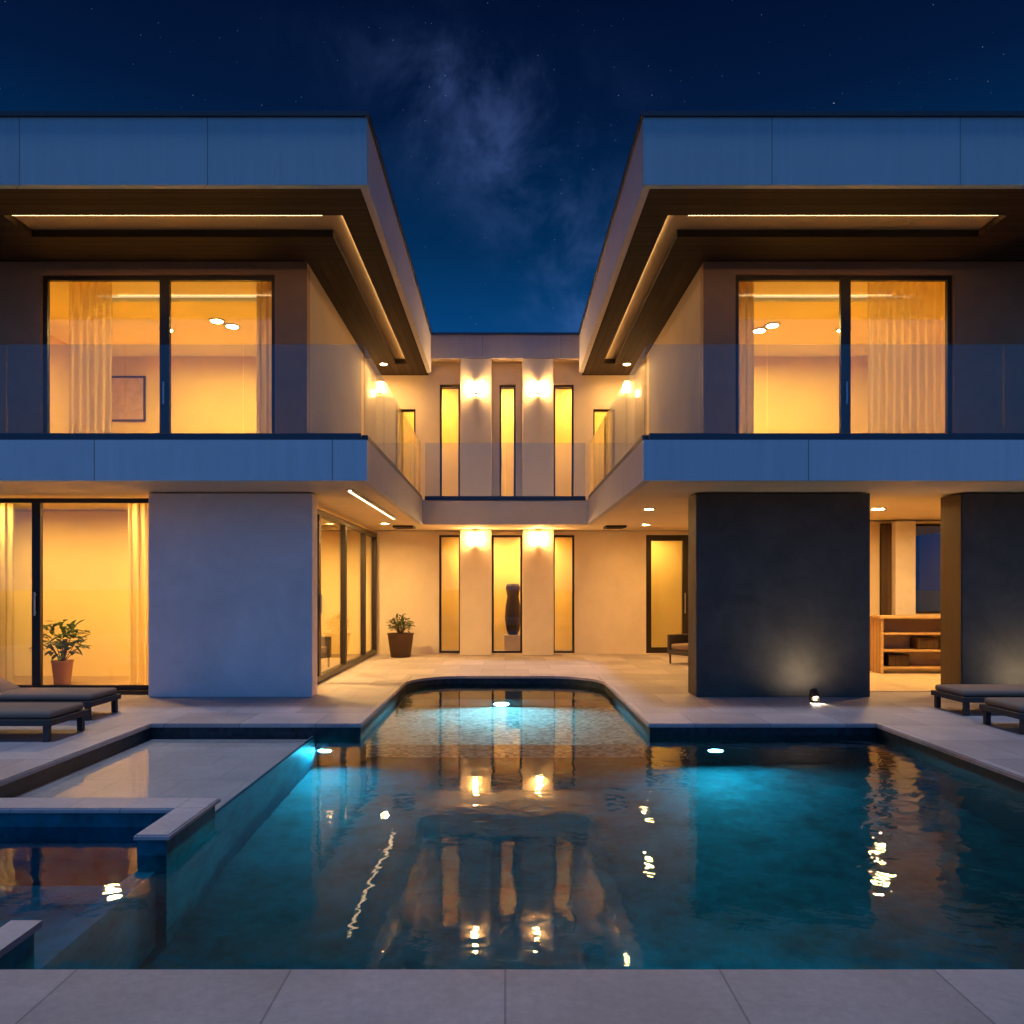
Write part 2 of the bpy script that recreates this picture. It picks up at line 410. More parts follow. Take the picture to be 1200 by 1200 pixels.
bmesh.ops.bevel(rb, geom=[q for q in rb.edges if q.calc_face_angle(0) > 1 and all(v.co.z > -.01 for v in q.verts)], offset=.01, segments=2, affect='EDGES')
struct('pool_rim', rb, M['rim'])
struct('pool_rim', slab([(BX-.10, BX+.05, PY0+.02, 3.70)], -.03, .003, 'XY'), M['rim'])
struct('rim_wall', slab([(PX0-e, BX+.07, 5.61, 5.85), (BX-.12, BX+.07, 5.01, 5.61)], -1.64, -.032, 'XY'), M['tile'])
struct('rim_wall', slab([(BX-.08, BX+.03, PY0, 3.67)], -1.64, -.032, 'XY'), M['tile'])
def sheet(rects):
    b = bmesh.new()
    for x0, x1, y0, y1 in rects:
        b.faces.new([b.verts.new((x, y, WZ)) for x, y in ((x0, y0), (x1, y0), (x1, y1), (x0, y1))])
    bmesh.ops.remove_doubles(b, verts=b.verts, dist=1e-5); return b
struct('water', sheet([(BX, PX1+e, PY0-e, PY1+e), (-IX-e, IX+e, PY1+e, IY+e)]), M['water'])
struct('water', sheet([(PX0-e, BX, PY0-e, 5.86)]), M['spawater'])
struct('water', sheet([(PX0-e, BX, 5.86, PY1+e)]), M['clear'])

# ------------------------------------------------------------------ villa
villa = thing('villa', 'two storey flat roofed villa with lit windows around a courtyard behind the pool', 'house', (0, 14, 0))
WL, WR, BK = (-XE, -XR, YF, 19.5), (XR, XE, YF, 19.5), (-5.5, 5.5, 18.6, 24.0)
U_roof = [(-XE+.1, -XR-.1, YF+.1, 19.5), (XR+.1, XE-.1, YF+.1, 23.9), (-5.4, 5.4, 19.25, 23.9)]
obj('roof', slab([(-XR-.1, XR+.1, 18.7, 19.25)], 7.20, 7.74), M['cream'], villa)
obj('wall', slab([(-XR-.1, XR+.1, ZO+.001, 7.199)], 19.0, 19.248, 'XZ'), M['cream'], villa)
obj('roof', slab(U_roof, 6.99, 7.74), M['cove_brown'], villa)
t = .10
def fascia(rects, cap, mat='fascia', z0=ZO-.02):
    f = obj('fascia', slab(rects, z0, ZT-.06), M[mat], villa)
    obj('coping', slab(cap, ZT-.06, ZT), M['coping'], f)
c = .035
fascia([(-XE, -XR, YF, YF+t)], [(-XE-c, -XR+c, YF-c, YF+t+.05)])
fascia([(-XR-t, -XR, YF+t, 18.7)], [(-XR-t-.05, -XR+c, YF+t+.05, 18.5)], 'innerfascia')
fascia([(XR, XE, YF, YF+t)], [(XR-c, XE+c, YF-c, YF+t+.05)])
fascia([(XR, XR+t, YF+t, 18.7)], [(XR-c, XR+t+.05, YF+t+.05, 18.5)], 'innerfascia')
fascia([(-XR, XR, 18.6, 18.7)], [(-XR-.1, XR+.1, 18.6-c, 18.75)], 'warmfascia', 7.18)
# soffits with a recessed light channel
for s in (-1, 1):
    mx = lambda a, b: (min(s*a, s*b), max(s*a, s*b))
    front = [(*mx(XR+t, XE-.02), YF+t, YU)]
    obj('soffit', slab(front, ZO, 6.985, 'XY', [(*mx(2.30, 7.10), 10.86, 11.52), (*mx(2.30, 2.58), 11.52, YU)]), M['soffit'], villa)
    obj('soffit', slab([(*mx(XR+t, XS), YU, 19.0)], ZO, 6.985, 'XY', [(*mx(2.30, 2.58), YU, 18.0)]), M['soffit_side'], villa)
    b = NB(); box(b, *mx(2.62, 7.06), 10.975, 11.0, 6.945, 6.965); obj('led_strip', b, M['led'], villa)
    b = NB(); box(b, *mx(2.326, 2.336), 11.02, 17.96, 6.964, 6.974); obj('led_strip', b, M['led_side'], villa)
# floor slab of the upper storey and its edge band
obj('floor_slab', slab([(-XE+.1, -XR-t, YF+t, 19.5), (XR+t, XE-.1, YF+t, 23.9), (-5.4, 5.4, 16.9, 23.9)], ZC+.02, 3.44), M['cream'], villa)
obj('slab_edge', slab([(-XE, -XR, YF, YF+t)], ZC, ZS), M['edge'], villa)
obj('slab_edge', slab([(-XR-t, -XR, YF+t, 16.8)], ZC, ZS), M['innerfascia'], villa)
obj('slab_edge', slab([(XR, XE, YF, YF+t)], ZC, ZS), M['edge'], villa)
obj('slab_edge', slab([(XR, XR+t, YF+t, 16.8)], ZC, ZS), M['innerfascia'], villa)
obj('slab_edge', slab([(-XR-t, XR+t, 16.8, 16.9)], ZC, ZS), M['cream'], villa)

# glass balustrades
def balustrade(x0, x1, y0, y1, axis):
    b = NB(); w = .05
    if axis == 'X': box(b, x0, x1, y0-w, y0+w, ZS-.02, ZS+.09, .006)
    else: box(b, x0-w, x0+w, y0, y1, ZS-.02, ZS+.09, .006)
    ch = obj('balustrade', b, M['channel'], villa)
    a0, a1 = (x0, x1) if axis == 'X' else (y0, y1)
    n = max(1, round((a1-a0)/1.55)); st = (a1-a0)/n
    for i in range(n):
        p, q = a0+i*st+.006, a0+(i+1)*st-.006
        b = NB()
        if axis == 'X': box(b, p, q, y0-.009, y0+.009, ZS+.02, 4.80)
        else: box(b, x0-.009, x0+.009, p, q, ZS+.02, 4.80)
        obj('glass_panel', b, M['balglass'], ch)
for s in (-1, 1):
    x0, x1 = sorted((s*1.88, s*(XE-.02)))
    balustrade(x0, x1, 10.06, 10.06, 'X')
    balustrade(s*1.86, 0, 10.14, 16.74, 'Y')
balustrade(-1.76, 1.76, 16.85, 16.85, 'X')

# windows: frame mesh (part) with panes (sub-parts)
def window(plane, w, u0, u1, v0, v1, splits=(), fw=.06, fd=.08, transoms=(), mw=None):
    mw = mw or fw
    b = NB()
    def bx(a0, a1, c0, c1, d=fd):
        if plane == 'XZ': box(b, a0, a1, w-d/2, w+d/2, c0, c1, .004)
        else: box(b, w-d/2, w+d/2, a0, a1, c0, c1, .004)
    bx(u0, u0+fw, v0, v1); bx(u1-fw, u1, v0, v1)
    bx(u0+fw, u1-fw, v0, v0+fw); bx(u0+fw, u1-fw, v1-fw, v1)
    for sp_ in splits: bx(sp_-mw/2, sp_+mw/2, v0+fw, v1-fw, fd*.94)
    fr = obj('window', b, M['bronze'], villa)
    for sp_ in splits[:1]:
        b = NB(); hz = v0+1.15
        if plane == 'XZ':
            box(b, sp_-.012, sp_+.012, w-fd/2-.045, w-fd/2-.025, hz-.02, hz+.34, .004)
            box(b, sp_-.008, sp_+.008, w-fd/2-.03, w-fd/2+.003, hz+.02, hz+.036); box(b, sp_-.008, sp_+.008, w-fd/2-.03, w-fd/2+.003, hz+.29, hz+.306)
        else: box(b, w+fd/2-.003, w+fd/2+.03, sp_-.012, sp_+.012, hz, hz+.34, .004)
        obj('handle', b, M['chrome'], fr)
    ed = [u0+fw] + [x for sp_ in splits for x in (sp_-mw/2, sp_+mw/2)] + [u1-fw]
    for i in range(0, len(ed), 2):
        b = NB()
        if plane == 'XZ': box(b, ed[i], ed[i+1], w-.008, w+.008, v0+fw, v1-fw)
        else: box(b, w-.008, w+.008, ed[i], ed[i+1], v0+fw, v1-fw)
        obj('pane', b, M['glass'], fr)
    return fr

# --- upper storey wings
WT = 6.68
for s in (-1, 1):
    mx = lambda a, b: (min(s*a, s*b), max(s*a, s*b))
    w0, w1 = 3.72, (7.50 if s < 0 else 7.25)
    obj('wall', slab([(*mx(XS, XE-.1), 3.44, ZO)], YU, YU+.2, 'XZ', [(*mx(w0, w1), 3.46, WT)]), M['brownwall'], villa)
    window('XZ', YU+.10, *mx(w0, w1), 3.46, WT, splits=(s*5.53,), fw=.07, mw=.16)
    obj('wall', slab([(YU+.2, 19.0, 3.44, ZO)], *mx(XS, XS+.2), 'YZ'), M['tan'], villa)
    obj('wall', slab([(YU+.2, 19.4, 3.44, ZO)], *mx(XE-.3, XE-.1), 'YZ'), M['render'], villa)
    obj('interior_wall', slab([(*mx(XS+.2, XE-.3), 3.44, ZO)], 17.0, 17.2, 'XZ'), M['interior'], villa)
    obj('interior_wall', slab([(YU+.2, 17.0, 3.44, ZO)], *mx(9.2, 9.35), 'YZ'), M['interior'], villa)
    b = NB(); box(b, *mx(3.95, 7.25), 13.48, 13.72, 6.80, 6.82); obj('led_strip', b, M['cove'], villa)
    obj('ceiling', slab([(*mx(XS+.2, 9.2), YU+.2, 17.0)], 6.74, 6.86, 'XY', [(*mx(3.9, 7.3), 13.45, 13.75)]), M['ceiling'], villa)
# --- back volume
pil = ((-1.09, -.33), (.42, 1.17))
opens = ((-1.62, -1.09), (-.33, .42), (1.17, 1.70))
up_opens = ((-2.72, -2.22), (-1.62, -1.12), (-.14, .26), (1.20, 1.70), (2.18, 2.72))  # outermost pair added, standing in for reflections in the balustrade glass
up_top = lambda a: 6.66 if abs(a) < 2 else 6.05
up_holes = [(a, b, 3.46, up_top(a if a > 0 else b)) for a, b in up_opens]
obj('wall', slab([(-XS, XS, 3.44, ZO)], 19.0, 19.25, 'XZ', up_holes), M['cream'], villa)
gr_holes = [(a, b, .02, 2.92) for a, b in opens] + [(3.45, 4.50, .02, 2.92)]
obj('wall', slab([(-XS, 5.2, 0.0, ZC)], YB, YB+.25, 'XZ', gr_holes), M['cream'], villa)
for a, b_ in pil:
    b = NB(); box(b, a, b_, 18.45, 18.79, .002, ZC, .012); obj('pilaster', b, M['cream'], villa)
    b = NB(); box(b, a, b_, 18.62, 18.99, 3.445, 7.18, .012); obj('pilaster', b, M['cream'], villa)
for a, b_ in opens:
    window('XZ', YB+.12, a, b_, .02, 2.92, fw=.05)
for a, b_ in up_opens: window('XZ', 19.12, a, b_, 3.46, up_top(a if a > 0 else b_), fw=.045)
dw = window('XZ', YB+.12, 3.45, 4.50, .02, 2.92, fw=.14, fd=.12)
b = NB(); box(b, 4.40, 4.425, YB+.015, YB+.035, 1.0, 1.5, .004); box(b, 4.404, 4.42, YB+.03, YB+.063, 1.04, 1.06); box(b, 4.404, 4.42, YB+.03, YB+.063, 1.44, 1.46); obj('handle', b, M['chrome'], dw)
for z0, z1 in ((.0, ZC), (3.44, ZO)):
    obj('interior_wall', slab([(-5.4, 5.4, z0, z1)], 20.3, 20.45, 'XZ'), M['interior'], villa)
obj('wall', slab([(19.5, 23.9, 0, 6.98)], -5.4, -5.2, 'YZ'), M['render'], villa)
obj('wall', slab([(19.5, 23.9, 0, 6.98)], 5.2, 5.4, 'YZ'), M['render'], villa)
obj('wall', slab([(-5.2, 5.2, 0, 6.98)], 23.7, 23.9, 'XZ'), M['render'], villa)
# --- ground storey
b = NB(); box(b, -5.27, -2.85, YW, YW+.32, 0.002, ZC, .01); obj('wall', b, M['render'], villa, label='pale blue grey screen wall')
b = NB(); box(b, 2.82, 5.39, YW, YW+.50, 0.002, ZC, .01); obj('wall', b, M['darkwall'], villa, label='dark anthracite screen wall')
b = NB(); box(b, 6.75, XE-.1, YW, YW+.55, 0.002, ZC, .01); obj('wall', b, M['darkwall'], villa, label='dark anthracite wall beside the open passage')
b = NB(); box(b, 6.735, 6.748, YW+.01, YW+.54, 0.004, ZC-.002); obj('door_lining', b, M['darkwood'], villa)
window('XZ', YW+.40, -XE+.2, -5.27, .06, ZC-.03, splits=(-7.15, -9.2), fw=.07, mw=.13)
b = NB(); box(b, -XE+.2, -5.28, YW+.25, YW+.55, .002, .058, .006); obj('window_sill', b, M['bronze'], villa)
window('YZ', -XS, YW+.34, YB-.02, .02, ZC-.06, splits=(13.05, 15.2, 17.3), fw=.10, fd=.12, mw=.14)
obj('wall', slab([(-XE+.1, -XS-.08, 0, ZC)], YB, YB+.2, 'XZ'), M['interior'], villa)
obj('interior_wall', slab([(-XE+.25, -5.30, 0.014, ZC)], 13.9, 14.05, 'XZ'), M['interior'], villa)
obj('wall', slab([(YW+.5, YB, 0, ZC)], -XE+.1, -XE+.25, 'YZ'), M['interior'], villa)
obj('wall', slab([(YW+.5, YB, 0, ZC)], 5.2, 5.388, 'YZ'), M['cream'], villa)
obj('interior_wall', slab([(5.39, XE-.1, 0, ZC)], 16.0, 16.2, 'XZ', [(8.46, 9.55, 1.08, 2.96)]), M['cream'], villa)
window('XZ', 16.1, 8.46, 9.55, 1.08, 2.96, fw=.05)
b = NB(); box(b, 7.80, 8.02, 15.93, 15.998, .01, 2.96, .006); obj('door', b, M['darkwood'], villa)
b = NB(); box(b, 8.03, 8.45, 15.80, 15.998, .01, 3.0, .01); obj('pilaster', b, M['render'], villa)
obj('wall', slab([(YW+.55, 16, 0, ZC)], XE-.25, XE-.1, 'YZ'), M['cream'], villa)
obj('floor', slab([(-XE+.25, -XS, YW+.55, YB)], .002, .012), M['timberfloor'], villa)
obj('floor', slab([(5.39, XE-.25, YW+.56, 16.0)], .002, .012), M['stonefloor'], villa)

# ------------------------------------------------------------------ lamps
def downlight(name, loc, mat, label, group, r=.10):
    t_ = thing(name, label, 'ceiling lamp', loc, group)
    b = NB(); ring(b, (loc[0], loc[1], loc[2]-.012), r, r+.035, .024); obj('bezel', b, M['chrome'], t_)
    b = NB(); cyl(b, (loc[0], loc[1], loc[2]-.006), r-.002, .010); obj('lens', b, mat, t_)
    return t_
zc = 6.739
UP = 'recessed lamps in the upper room ceilings'
d0 = downlight('recessed_downlight', (-5.33, 15.0, zc), M['down_up'], 'recessed ceiling lamp shining in the left upper room, nearest the courtyard', UP, .11)
place(d0, (-5.52, 14.7, zc), 'recessed ceiling lamp in the left upper room, a little nearer the window than its twin')
place(d0, (-6.70, 15.2, zc), 'recessed ceiling lamp above the picture in the left upper room')
place(d0, (5.20, 14.95, zc), 'recessed ceiling lamp shining in the right upper room, nearest the courtyard')
place(d0, (5.05, 15.25, zc), 'recessed ceiling lamp in the right upper room, a little deeper than its twin')
place(d0, (6.70, 15.2, zc), 'recessed ceiling lamp deepest into the right upper room by its curtain')
zg = 3.028
GL = 'recessed lamps in the ground floor ceilings'
g0 = downlight('recessed_downlight', (-6.3, 12.32, zg), M['down_low'], 'recessed ceiling lamp behind the lower left window right of its mullion', GL, .11)
place(g0, (-8.3, 12.32, zg), 'recessed ceiling lamp behind the lower left window left of its mullion')
g1 = downlight('recessed_downlight', (6.6, 13.6, zg), M['down'], 'recessed ceiling lamp in the open passage right of the dark wall', GL, .11)
place(g1, (8.3, 13.2, zg), 'recessed ceiling lamp over the shelf unit in the passage')
CL = 'recessed lamps under the courtyard gallery'  # lamps added to light the courtyard floor and wash its walls
k0 = downlight('recessed_downlight', (-4.2, 13.2, zg), M['down_b'], 'recessed ceiling lamp behind the glazed side wall, nearest the pale wall', GL, .11)
place(k0, (-4.2, 16.6, zg), 'recessed ceiling lamp behind the glazed side wall, deepest in the room')
c0 = downlight('recessed_downlight', (2.55, 13.6, zg), M['down_soft'], 'recessed lamp under the right gallery of the courtyard, nearest the dark wall', CL, .08)
ll = thing('linear_lamp', 'long thin ceiling lamp along the left gallery of the courtyard', 'ceiling lamp', (-2.22, 13.2, zg))
b = NB(); box(b, -2.265, -2.245, 10.98, 15.42, 2.985, zg); box(b, -2.195, -2.175, 10.98, 15.42, 2.985, zg); box(b, -2.245, -2.195, 10.98, 15.42, 3.012, zg); obj('profile', b, M['chrome'], ll)
b = NB(); box(b, -2.244, -2.196, 11.0, 15.4, 2.990, 3.010); obj('diffuser', b, M['linear'], ll)
place(c0, (-2.60, 16.6, zg), 'recessed lamp under the left gallery nearest the back wall')
place(c0, (3.1, 16.9, zg), 'recessed lamp under the right gallery washing the wall beside the glazed door')
SL = 'recessed lamps in the dark soffits over the gallery'  # lamps added to brighten the upper back and side walls
q0 = downlight('recessed_downlight', (-2.85, 18.0, ZO), M['down_s'], 'recessed soffit lamp over the left gallery near the back wall', SL, .07)
place(q0, (2.85, 18.0, ZO), 'recessed soffit lamp over the right gallery near the back wall')
place(c0, (4.2, 16.9, zg), 'recessed lamp under the right gallery in front of the framed glazed door')
HL = 'recessed lamps of the hall behind the courtyard'
h0 = downlight('recessed_downlight', (-.71, 19.75, zg), M['down_hall'], 'recessed lamp in the lower hall behind the left pilaster', HL, .11)
place(h0, (.80, 19.75, zg), 'recessed lamp in the lower hall behind the right pilaster')
downlight('recessed_downlight', (3.9, 19.7, zg), M['down_door'], 'recessed lamp in the lower hall behind the framed glazed door', HL, .11)
place(h0, (-1.95, 19.75, 6.975), 'recessed lamp in the upper hall between the two left slit windows')
place(h0, (.06, 19.7, 6.975), 'recessed lamp in the upper hall behind the narrow central slit window')
place(h0, (1.95, 19.75, 6.975), 'recessed lamp in the upper hall between the two right slit windows')

def sconce(loc, label, group, mat='sconce'):
    x, y, z = loc
    t_ = thing('wall_lamp', label, 'wall lamp', loc, group)
    b = NB(); box(b, x-.05, x+.05, y-.02, y, z-.12, z+.12, .004); obj('back_plate', b, M['bronze'], t_)
    b = NB(); cyl(b, (x, y-.10, z), .062, .26, seg=28); obj('diffuser', b, M[mat], t_)
    b = NB(); cyl(b, (x, y-.10, z+.14), .072, .02, seg=28, bev=.004); obj('cap', b, M['bronze'], t_)
    b = NB(); cyl(b, (x, y-.10, z-.14), .072, .02, seg=28, bev=.004); obj('cap', b, M['bronze'], t_)
    return t_
WLG = 'cylinder wall lamps of the courtyard'
s0 = sconce((-.71, 18.45, 2.80), 'glowing cylinder wall lamp on the left ground floor pilaster', WLG)
place(s0, (.795, 18.45, 2.80), 'glowing cylinder wall lamp on the right ground floor pilaster')
s1 = sconce((-.71, 18.62, 6.45), 'glowing cylinder wall lamp on the left upper pilaster', WLG, 'sconce_up')
place(s1, (.795, 18.62, 6.45), 'glowing cylinder wall lamp on the right upper pilaster')
place(s0, (-XS, 18.3, 6.25), 'small glowing wall lamp on the left side wall of the upper gallery', rz=R(90)).scale = (.6, .6, .6)
place(s0, (XS, 18.3, 6.25), 'small glowing wall lamp on the right side wall of the upper gallery', rz=R(-90)).scale = (.6, .6, .6)

def pool_lamp(loc, mat, label, r=.075):
    x, y, z = loc
    t_ = thing('pool_lamp', label, 'pool lamp', loc, 'underwater lamps in the pool walls')
    b = NB(); ring(b, (x, y-.015, z), r, r+.03, .03, 'Y'); obj('bezel', b, M['chrome'], t_)
    b = NB(); cyl(b, (x, y-.012, z), r-.002, .018, 'Y'); obj('lens', b, mat, t_)
    return t_
p0 = pool_lamp((2.50, PY1+e, -.95), M['poolled'], 'blue underwater lamp in the pool wall below the dark wall')
place(p0, (-2.14, PY1+e, -.95), 'blue underwater lamp beside the shallow basin on the left')
pool_lamp((-.06, 12.28, -.74), M['poolled_white'], 'bright white underwater lamp at the head of the courtyard inlet', .115)

M['poolled_near'] = emis('near_pool_lamp_lens', (.06, .74, 1.0), 560)  # lens of a lamp added out of view to light the pool floor
pool_fill = pool_lamp((1.2, PY0-e, -.95), M['poolled_near'], 'underwater lamp in the near pool wall, facing the house')
pool_fill.rotation_euler.z = math.pi

def uplight(loc, label):
    x, y, z = loc
    t_ = thing('ground_uplight', label, 'uplight', loc, 'ground uplights along the dark walls')
    b = NB(); cyl(b, (x, y, .02), .07, .036, bev=.004); obj('base', b, M['bronze'], t_)
    for q in (-.075, .06):
        b = NB(); box(b, x+q, x+q+.015, y-.02, y+.02, .03, .13, .003); obj('bracket', b, M['bronze'], t_)
    b = NB(); ring(b, (0, 0, 0), .046, .058, .12); bmesh.ops.rotate(b, verts=b.verts, matrix=Matrix.Rotation(R(-38), 3, 'X')); bmesh.ops.translate(b, verts=b.verts, vec=(x, y, .115)); obj('housing', b, M['bronze'], t_)
    b = NB(); cyl(b, (0, 0, .03), .045, .012); bmesh.ops.rotate(b, verts=b.verts, matrix=Matrix.Rotation(R(-38), 3, 'X')); bmesh.ops.translate(b, verts=b.verts, vec=(x, y, .115)); obj('lens', b, M['uplens'], t_)
    return t_
u0 = uplight((4.36, 10.82, 0), 'small ground uplight in front of the middle dark wall')
place(u0, (7.55, 10.82, 0), 'small ground uplight in front of the far right dark wall')

def vent(loc, label):
    x, y, z = loc
    t_ = thing('ceiling_vent', label, 'vent', loc, 'square vents in the courtyard ceiling')
    b = NB()
    for q in ((x-.23, x+.23, y-.23, y-.19), (x-.23, x+.23, y+.19, y+.23), (x-.23, x-.19, y-.19, y+.19), (x+.19, x+.23, y-.19, y+.19)): box(b, *q, z-.05, z)
    obj('frame', b, M['bronze'], t_)
    b = NB()
    for k in range(8):
        yy = y-.17+k*.0485; box(b, x-.188, x+.188, yy-.008, yy+.008, z-.042, z-.004)
    obj('grille', b, M['wicker'], t_)
    return t_
v0 = vent((-2.30, 17.5, zg), 'dark square vent in the ceiling left of the pilasters')
place(v0, (2.50, 17.5, zg), 'dark square vent in the ceiling right of the pilasters')

# ------------------------------------------------------------------ furniture, curtains, plants
def make_lounger(loc, sgn, label):
    """lies along x, foot towards the pool; sgn = direction of the head end"""
    x, y, z = loc
    t_ = thing('sun_lounger', label, 'sun lounger', loc, 'low sun loungers beside the pool')
    X = lambda a, b: (min(x+sgn*a, x+sgn*b), max(x+sgn*a, x+sgn*b))
    b = NB()
    box(b, *X(0, 2.0), y-.36, y-.30, .17, .235, .006); box(b, *X(0, 2.0), y+.30, y+.36, .17, .235, .006)
    box(b, *X(0, .06), y-.30, y+.30, .17, .235, .006); box(b, *X(1.94, 2.0), y-.30, y+.30, .17, .235, .006)
    for k in range(9): box(b, *X(.16+k*.2, .26+k*.2), y-.30, y+.30, .20, .228)
    obj('frame', b, M['wicker'], t_)
    for a in (.04, 1.90):
        for w in (-.35, .29):
            b = NB(); box(b, *X(a, a+.06), y+w, y+w+.06, .003, .17, .004); obj('leg', b, M['wicker'], t_)
    b = NB(); box(b, *X(.03, 1.30), y-.33, y+.33, .238, .32, .03); obj('mattress', b, M['cushion'], t_, True)
    b = NB(); box(b, 0, .74, -.33, .33, 0, .08, .03)
    if sgn < 0:
        for v in b.verts: v.co.x = -v.co.x
        bmesh.ops.reverse_faces(b, faces=b.faces)
    bmesh.ops.rotate(b, verts=b.verts, matrix=Matrix.Rotation(-sgn*R(28), 3, 'Y'))
    bmesh.ops.translate(b, verts=b.verts, vec=(x+sgn*1.31, y, .25)); obj('backrest', b, M['cushion'], t_, True)
    b = NB(); box(b, -.14, .14, -.24, .24, -.05, .05, .035)
    bmesh.ops.rotate(b, verts=b.verts, matrix=Matrix.Rotation(-sgn*R(28), 3, 'Y'))
    bmesh.ops.translate(b, verts=b.verts, vec=(x+sgn*1.72, y, .60)); obj('pillow', b, M['pillow'], t_, True)
    return t_
make_lounger((-4.72, 8.35, 0), -1, 'low sun lounger on the left terrace nearest the pool camera side')
make_lounger((-5.00, 9.65, 0), -1, 'low sun lounger on the left terrace in front of the lit window')
make_lounger((5.62, 8.75, 0), 1, 'low sun lounger on the right terrace nearest the pool')
make_lounger((5.74, 10.0, 0), 1, 'low sun lounger on the right terrace near the dark wall')

def curtain(x0, x1, y, z0, z1, mat, label, amp=.045, wl=.13):
    b = NB(); n = max(12, int((x1-x0)/.012)); rows = 14; g = []
    for j in range(rows+1):
        f = j/rows; zz = z1+(z0-z1)*f
        row = []
        for i in range(n+1):
            xx = x0+(x1-x0)*i/n
            ph = xx*2*math.pi/wl + 1.3*noise.noise((xx*3, y, 0))
            yy = y + amp*(.55+.45*f)*math.sin(ph) + .02*noise.noise((xx*5, zz*1.2, y))
            row.append(b.verts.new((xx, yy, zz)))
        g.append(row)
    for j in range(rows):
        for i in range(n): b.faces.new((g[j][i], g[j][i+1], g[j+1][i+1], g[j+1][i]))
    o = obj('curtain', b, mat, None, True, origin=((x0+x1)/2, y, z0))
    tag(o, label, 'curtain', 'curtains behind the windows'); return o
curtain(-7.28, -6.55, 12.82, 3.46, 6.72, M['sheer'], 'pale sheer curtain at the outer side of the left upper window')
curtain(-4.15, -3.50, 12.82, 3.46, 6.72, M['drape'], 'linen drape at the courtyard side of the left upper window')
curtain(3.50, 4.15, 12.82, 3.46, 6.72, M['drape'], 'linen drape at the courtyard side of the right upper window')
curtain(6.05, 7.35, 12.82, 3.46, 6.72, M['sheer'], 'wide pale sheer curtain at the outer side of the right upper window')
curtain(-5.95, -5.30, 12.10, .03, 2.98, M['sheer'], 'pale curtain at the wall end of the lower left window')
curtain(-8.5, -7.75, 12.10, .03, 2.98, M['sheer'], 'pale curtain at the picture edge of the lower left window')

def leaf(b, base, d, ln, w):
    d = d.normalized(); sd = d.cross(Vector((0, 0, 1)))
    if sd.length < .05: sd = Vector((1, 0, 0))
    sd.normalize(); up = sd.cross(d)
    p = [base, base+d*ln*.35+sd*w*.5+up*.02*ln, base+d*ln*.7+sd*w*.42-up*.06*ln, base+d*ln-up*.22*ln, base+d*ln*.7-sd*w*.42-up*.06*ln, base+d*ln*.35-sd*w*.5+up*.02*ln]
    b.faces.new([b.verts.new(q) for q in p])
def plant(loc, label, potmat, pr, ph, h, spread, n, name='potted_plant', ll=.2):
    x, y, z = loc
    t_ = thing(name, label, 'potted plant', loc)
    b = NB(); lathe(b, [(0, .004), (pr*.72, .004), (pr*.78, .02), (pr, ph-.03), (pr*1.06, ph-.02), (pr*1.06, ph), (pr*.92, ph), (pr*.88, ph-.05), (0, ph-.05)], (x, y, z)); obj('pot', b, potmat, t_, True)
    b = NB(); cyl(b, (x, y, z+ph-.035), pr*.87, .02); obj('soil', b, M['soil'], t_)
    b = NB(); st = NB()
    for k in range(n):
        a = random.uniform(0, 6.28); rr = random.random()**.6*spread; hh = ph+.06+(h-ph)*random.random()**.8*(1-.35*(rr/spread)**2)
        p = Vector((x+rr*math.cos(a), y+rr*math.sin(a), z+hh))
        d = Vector((math.cos(a+random.uniform(-.9, .9)), math.sin(a+random.uniform(-.9, .9)), random.uniform(-.3, .9)))
        leaf(b, p, d, ll*random.uniform(.6, 1.2), ll*.38)
        if k % 9 == 0:
            q0 = Vector((x+.02*math.cos(a), y+.02*math.sin(a), z+ph-.03)); dv = p-q0
            t2 = NB(); bmesh.ops.create_cone(t2, cap_ends=True, segments=6, radius1=.008, radius2=.004, depth=dv.length)
            bmesh.ops.rotate(t2, verts=t2.verts, matrix=dv.to_track_quat('Z', 'Y').to_matrix()); bmesh.ops.translate(t2, verts=t2.verts, vec=(q0+p)/2); merge(st, t2)
    obj('foliage', b, M['leaf'], t_); obj('stem', st, M['pot'], t_)
    return t_
plant((-7.35, 12.75, .012), 'leafy plant in a terracotta pot behind the lower left window', M['terracotta'], .16, .40, 1.0, .30, 170)
plant((-2.45, 18.0, 0), 'small bush in a dark round pot against the courtyard back wall', M['pot'], .30, .56, .90, .25, 230, ll=.13)

def armchair(loc, rz, label, mat):
    x, y, z = loc
    t_ = thing('armchair', label, 'armchair', loc)
    b = NB(); box(b, x-.33, x+.33, y-.32, y+.32, z+.20, z+.30, .02); box(b, x-.33, x+.33, y+.26, y+.35, z+.30, z+.92, .03); obj('shell', b, mat, t_)
    for s in (-1, 1):
        b = NB(); box(b, x+s*.36-.04, x+s*.36+.04, y-.32, y+.30, z+.20, z+.62, .02); obj('armrest', b, mat, t_)
        for q in (-.29, .27):
            b = NB(); cyl(b, (x+s*.33, y+q, z+.10), .018, .20, seg=12, r2=.024); obj('leg', b, M['darkwood'], t_)
    b = NB(); box(b, x-.30, x+.30, y-.31, y+.24, z+.302, z+.43, .04); obj('seat_cushion', b, M['cushion'], t_, True)
    t_.rotation_euler.z = rz
    return t_
armchair((-3.95, 15.3, .012), R(70), 'dark armchair behind the glazed side wall of the courtyard', M['wicker'])
armchair((3.95, 16.3, .0), R(-60), 'dark wicker armchair half hidden behind the middle dark wall', M['wicker'])

